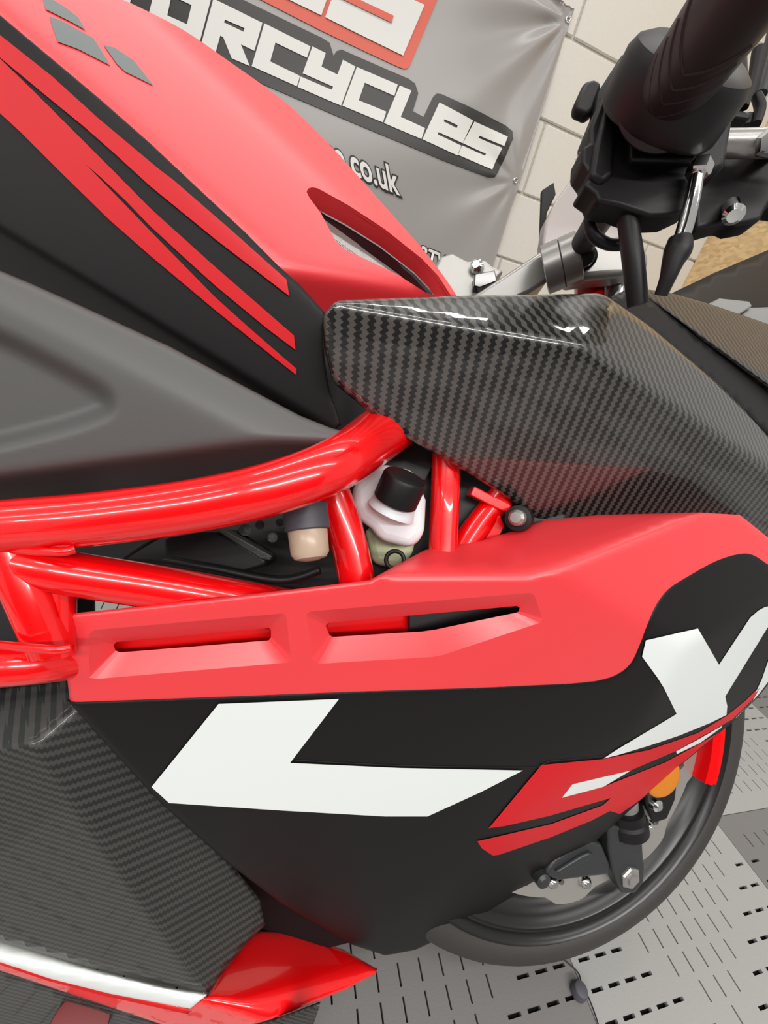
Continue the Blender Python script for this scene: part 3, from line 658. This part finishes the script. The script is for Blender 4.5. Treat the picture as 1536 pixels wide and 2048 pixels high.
revolve('rim', [(.230, .044), (.2305, .051), (.227, .0535), (.223, .0515), (.2205, .0465), (.217, .0478), (.213, .0465), (.208, .038), (.199, .028), (.190, .026), (.186, .031), (.181, .032), (.177, .026), (.170, .008), (.177, -.02), (.213, -.04), (.230, -.046), (.227, -.053), (.205, -.045), (.165, -.02), (.160, 0), (.165, .02), (.180, .020), (.199, .022), (.22, .04)], m_rim, wheel)
revolve('hub', [(.035, -.035), (.045, -.03), (.05, 0), (.045, .03), (.035, .035), (.01, .036), (.01, -.036)], m_rim, wheel, seg=32)
for k in range(5):
    a = k * 2 * math.pi / 5 + .3
    for da in (-.16, .16):
        tube3('spoke', [(*wl(.04, a, 0), .011), (*wl(.11, a + da * .6, 0), .009), (*wl(.178, a + da, 0), .011)], m_rim, wheel, seg=10, sub=4)
# wave brake disc
def disc():
    off = .052; ro = .183; ri = ro * .72; n = 144; outer = []; inner = []
    for i in range(n):
        a = 2 * math.pi * i / n; w_ = max(0, math.cos(a * 9 + .6)); outer.append(((ro - .010 * (1 - w_) ** 2) * math.cos(a), (ro - .010 * (1 - w_) ** 2) * math.sin(a)))
        w2 = max(0, math.cos(a * 9 + 2.6)); inner.append(((ri + .008 * w2 ** 2) * math.cos(a), (ri + .008 * w2 ** 2) * math.sin(a)))
    holes = []
    for k in range(27):
        a = 2 * math.pi * k / 27 + .05; rc = ro * .835; tilt = a + (.5, -.6, 1.0)[k % 3]; c = np.array([rc * math.cos(a), rc * math.sin(a)])
        e = np.array([math.cos(tilt), math.sin(tilt)]); f = np.array([-e[1], e[0]])
        holes.append([c + e * .010 * x + f * .003 * y for x, y in ((-1, -.6), (-.8, -1), (.8, -1), (1, -.6), (1, .6), (.8, 1), (-.8, 1), (-1, .6))])
    V = []; E = []
    for b in [outer, inner] + holes:
        c = len(V); m_ = len(b); V += list(b); E += [(c + i, c + (i + 1) % m_) for i in range(m_)]
    co, _, fa, *_ = delaunay_2d_cdt([Vector(map(float, v)) for v in V], E, [], 0, 1e-6); co = np.array([tuple(c) for c in co])
    ct = np.array([co[list(f)].mean(0) for f in fa]); ok = inpoly(ct, outer) & ~inpoly(ct, inner)
    for h in holes: ok &= ~inpoly(ct, h)
    X = [wC + uu * c[0] + wv * c[1] + wn * off for c in co]; fs = []
    for f, k in zip(fa, ok):
        if k:
            a, b, c = [X[i] for i in f]; fs.append(tuple(f) if np.cross(b - a, c - a) @ wn > 0 else tuple(f[::-1]))
    o = link('brake_disc', mesh('brake_disc', X, fs), m_disc, wheel, smooth=False); s_ = o.modifiers.new('t', 'SOLIDIFY'); s_.thickness = .004; s_.offset = -1
disc()
revolve('disc_carrier', [(.124, .051), (.124, .047), (.06, .040), (.03, .042), (.03, .048), (.06, .048)], m_rim, wheel, seg=48)
for (u, v) in ((1105, 1764), (1171, 1764), (1297, 1655), (1308, 1604)):
    r_, a_ = pol(u, v, .055); c = wl(r_, a_, .05)
    lathe('disc_button', c, c + wn * .010, [(0, .0072), (.6, .0072), (.8, .006), (1, .004)], m_chrome, wheel, seg=16)
# fork leg, tube, caliper
def hexbar(name, pts, mt_, parent, th, bev=.002, off=.075):
    X = np.array([onw(u, v, off) for u, v in pts]); k = len(X); V = list(X) + list(X - wn * th); bm = bmesh.new(); vs = [bm.verts.new(v) for v in V]
    for f in [tuple(range(k)), tuple(range(2 * k - 1, k - 1, -1))] + [(i, i + k, (i + 1) % k + k, (i + 1) % k) for i in range(k)]: bm.faces.new([vs[i] for i in f])
    return bevel(from_bm(name, bm, mt_, parent, sharp=30), bev)
fork = hexbar('fork_leg', [(1216, 1636), (1226, 1652), (1262, 1660), (1284, 1644), (1288, 1715), (1291, 1735), (1289, 1765), (1272, 1788), (1246, 1790), (1236, 1770), (1226, 1745), (1218, 1700)], m_alu, BK, .030, .003, .070)
A = onw(1262, 1757, .072); lathe('axle_bolt', A - wn * .004, A + wn * .004, [(0, .013), (.5, .013), (.7, .011), (.72, .007), (1, .006)], m_silver, fork, seg=6)
A = onw(1252, 1652, .058); B = onw(1236, 1440, .058)
lathe('fork_tube', A, B, [(0, .019), (.02, .0205), (.08, .0205), (.085, .0185), (.12, .018), (.125, .0145), (1, .0145)], m_silver, BK, seg=32)
lathe('fork_seal', onw(1252, 1656, .058), onw(1247, 1612, .058), [(0, .0225), (.05, .024), (.5, .024), (.6, .0215), (.95, .0205), (1, .016)], m_black, fork, seg=32)
hexbar('brake_caliper', [(1090, 1752), (1110, 1718), (1150, 1692), (1180, 1680), (1205, 1690), (1222, 1730), (1222, 1752), (1180, 1756), (1120, 1764)], m_alu, BK, .012, .004, .068)
hexbar('caliper_rib', [(1112, 1745), (1165, 1712), (1180, 1706), (1190, 1712), (1180, 1720), (1125, 1750)], m_alu, BK, .006, .002, .072)
A = onw(1077, 1748, .06); lathe('caliper_bolt', A, A + wn * .012, [(0, .009), (.8, .008), (1, .005)], m_alu, BK, seg=16)
hexbar('fender_bracket', [(1290, 1540), (1360, 1530), (1352, 1600), (1335, 1640), (1310, 1648), (1292, 1610)], m_black, BK, .008, .003, .066)
A = onw(1308, 1606, .066); lathe('bracket_bolt', A, A + wn * .008, [(0, .008), (.7, .007), (1, .004)], m_chrome, BK, seg=16)
A = onw(1329, 1556, .080)
lathe('reflector', A - wn * .008, A, [(0, .0245), (.7, .0245), (.9, .023), (1, .02)], m_orange, BK, seg=40)
# mudguard hugging the tyre
fp = [(.150, .036), (.176, .050), (.180, .066), (.190, .068), (.193, .062), (.203, .063), (.206, .058), (.203, .054), (.190, .056), (.178, .040), (.152, .030)]
revolve('front_mudguard', fp, m_redgloss, BK, seg=48, a0=-.2, a1=1.2)

# ---- handlebar and controls ------------------------------------------------
GA = P(1640, -230, .135); GB = P(1385, 125, .215); GC = P(1335, 195, .232); GD = P(1268, 330, .262)
bar = lathe('handlebar', GD, P(1120, 560, .50), [(0, .011), (1, .011)], m_black, BK, seg=24, label='black right handlebar with controls')
d_ = GA - GC; LL = np.linalg.norm(d_)
prof = [(0, .0265), (.03, .0275), (.06, .025), (.10, .0205), (.13, .019)]
prof += [(1, .0178)]
lathe('grip', GC, GA, prof, m_grip, bar, seg=48, sharp=25)
gd = d_ / LL; gu = np.cross(gd, [0, 0, 1.]); gu /= np.linalg.norm(gu); gv = np.cross(gu, gd)
ph0 = math.atan2((CAM - GC) @ gv, (CAM - GC) @ gu)
for t0 in (.14, .24, .34, .44):
    q = []
    for x in np.linspace(-1, 1, 15):
        a = ph0 + x * 1.1; t = t0 + .16 * abs(x); q.append((*(GC + gd * LL * t + (gu * math.cos(a) + gv * math.sin(a)) * .0181), .0011))
    tube3('grip_chevron', q, m_grip, bar, seg=8, sub=2)
lathe('throttle_housing', P(1310, 250, .25), P(1400, 100, .222), [(0, .034), (.1, .036), (.75, .036), (.9, .0335), (1, .027)], m_black, bar, seg=40)
prism('switch_housing', [(1250, 110), (1290, 90), (1380, 200), (1440, 215), (1448, 330), (1400, 345), (1393, 408), (1350, 428), (1300, 430), (1240, 410), (1197, 402), (1190, 386), (1168, 370), (1182, 350), (1164, 325), (1166, 292), (1181, 285), (1180, 255), (1202, 200)], .018, m_black, bar, bev=.002, d=.252)
prism('housing_clamp', [(1395, 130), (1500, 95), (1502, 150), (1472, 215), (1452, 335), (1385, 340), (1380, 240)], .018, m_black, bar, bev=.003, d=.256)
prism('housing_step', [(1262, 275), (1400, 300), (1390, 322), (1262, 318)], .01, m_black, bar, bev=.002, d=.248)
prism('housing_facet', [(1190, 290), (1215, 200), (1236, 215), (1230, 345), (1205, 365), (1180, 350)], .01, m_black, bar, bev=.003, d=.249)
prism('switch_button', [(1170, 160), (1190, 154), (1205, 163), (1203, 178), (1190, 218), (1178, 229), (1150, 216), (1152, 200)], .009, m_black, bar, bev=.003, d=.28)
prism('switch_arm', [(1198, 180), (1246, 105), (1254, 110), (1210, 215), (1190, 225)], .01, m_black, bar, bev=.002, d=.275)
prism('switch_button', [(1164, 292), (1180, 282), (1206, 288), (1196, 335), (1176, 345), (1160, 322)], .012, m_gblack, bar, bev=.003, d=.262)
lv = prism('master_cylinder', [(1438, 305), (1560, 310), (1640, 320), (1640, 420), (1540, 405), (1524, 440), (1480, 448), (1462, 440), (1420, 452), (1392, 458), (1388, 330)], .018, m_black, bar, bev=.003, d=.285)
tube('brake_lever', [(1430, 288, .275, 24), (1500, 287, .27, 24), (1640, 284, .262, 26)], 24, m_silver, bar)
lathe('lever_bolt', P(1545, 280, .25), P(1545, 290, .285), [(0, .006), (.1, .009), (1, .009)], m_chrome, bar, seg=6)
lathe('clamp_bolt', P(1468, 432, .275), P(1462, 405, .29), [(0, .004), (.1, .0065), (.6, .0065), (.65, .0045), (1, .0045)], m_chrome, bar, seg=16)
tube('mirror_stem', [(1518, 100, .34, 12), (1505, 160, .34, 9), (1488, 215, .34, 8)], 9, m_black, bar)
tube('clutch_cable', [(1556, 60, .36, 18), (1536, 130, .36, 15), (1520, 190, .36, 12)], 12, m_alu, bar)
tube('cable_boot', [(1512, 190, .345, 9), (1520, 215, .345, 10), (1512, 248, .345, 9)], 9, m_black, bar)
lathe('reservoir_top', P(1478, 250, .36), P(1476, 275, .36), [(0, .008), (.2, .014), (1, .014)], m_black, bar)
prism('cable_clamp', [(1468, 215), (1506, 225), (1500, 238), (1462, 232)], .01, m_black, bar, bev=.002, d=.34)
# banjo fitting and brake hose
bj = lathe('hose_nut', P(1404, 325, .243), P(1394, 352, .243), [(0, .0058), (.15, .0066), (.85, .0066), (1, .0058)], m_chrome, BK, seg=6, sharp=25)
tube('hose_fitting', [(1394, 350, .243, 13), (1384, 400, .244, 14), (1370, 455, .246, 15), (1358, 490, .247, 15)], 15, m_chrome, BK)
tube('brake_hose', [(1360, 475, .248, 20), (1356, 500, .249, 25), (1346, 525, .25, 20), (1336, 555, .252, 15), (1322, 590, .256, 12)], 20, m_black, BK)
tube('throttle_cable', [(1250, 400, .262, 20), (1258, 460, .262, 19), (1266, 520, .264, 20), (1276, 610, .27, 19)], 19, m_black, BK)
tube('throttle_cable', [(1200, 395, .272, 12), (1180, 430, .275, 11), (1186, 468, .277, 12), (1215, 488, .278, 11), (1245, 490, .278, 11)], 11, m_black, BK)
tube('cable_tie', [(1318, 410, .28, 6), (1300, 435, .28, 6), (1282, 455, .28, 5)], 6, m_black, BK)

# ---- yoke, riser and fork tops (silver) ---------------------------------------
yk = prism('top_yoke', [(862, 545), (880, 512), (905, 503), (935, 520), (972, 517), (985, 530), (1010, 540), (960, 590), (940, 610), (870, 610)], .03, m_silver, BK, bev=.004, d=.48, label='silver top yoke')
lathe('yoke_bolt', P(952, 528, .47), P(955, 537, .48), [(0, .004), (.2, .007), (1, .008)], m_chrome, yk, seg=24)
prism('ignition_lock', [(950, 548), (990, 540), (994, 562), (960, 575), (948, 572)], .01, m_gblack, yk, bev=.001, d=.468)
rs = prism('bar_riser', [(930, 608), (950, 588), (1088, 497), (1094, 520), (1098, 560), (1060, 585), (1000, 612)], .035, m_silver, BK, bev=.004, d=.43, label='silver handlebar riser')
lathe('riser_clamp', P(1088, 542, .42), P(1160, 512, .405), [(0, .021), (.03, .023), (.48, .023), (.5, .0215), (.52, .023), (.97, .023), (1, .021)], m_silver, rs, seg=32)
prism('riser_arm', [(1130, 492), (1190, 472), (1250, 490), (1300, 500), (1300, 535), (1240, 550), (1180, 555), (1140, 560)], .025, m_silver, rs, bev=.006, d=.405)
lathe('riser_bolt', P(1171, 515, .388), P(1171, 516, .41), [(0, .0045), (.01, .0072), (.4, .0085), (.42, .0105), (1, .0105)], m_black, rs, seg=32)
lathe('riser_bolt_ring', P(1170, 515, .390), P(1171, 516, .41), [(0, .0065), (.01, .0085), (1, .0085)], m_chrome, rs, seg=32)
tube('fork_top', [(1180, 545, .45, 30), (1184, 640, .45, 30)], 30, m_redgloss, BK)
tube('fork_top', [(1225, 545, .44, 26), (1226, 640, .44, 26)], 26, m_chrome, BK)
dp = prism('instrument_cowl', [(1200, 300), (1155, 340), (1112, 400), (1092, 440), (1086, 480), (1092, 535), (1175, 500), (1260, 470), (1300, 350)], .02, m_pink, BK, bev=.003, d=.47, label='grey glossy rear cowl of the instruments')
prism('cowl_fin', [(1084, 380), (1108, 364), (1112, 388), (1094, 425), (1088, 500), (1080, 503)], .006, m_black, BK, bev=.001, d=.50)
# nose cowl and lamp seen beyond the carbon covers
nz_ = Surf(.02); nz_.p3((1340, 590, .60), (1600, 470, .75), (1500, 700, .58))
panel('nose_cowl', [(1262, 640), (1340, 588), (1430, 545), (1536, 500), (1640, 455), (1640, 760), (1400, 720)], nz_, m_sat, BK, step=20, thick=.006, label='black satin nose cowl at the front')
prism('lamp_bezel', [(1390, 620), (1440, 596), (1500, 602), (1506, 612), (1462, 640), (1400, 630)], .012, m_bez, BK, bev=.002, d=.56)
prism('lamp_bezel', [(1470, 640), (1500, 614), (1560, 612), (1640, 640), (1600, 700), (1520, 672)], .012, m_bez, BK, bev=.003, d=.565)
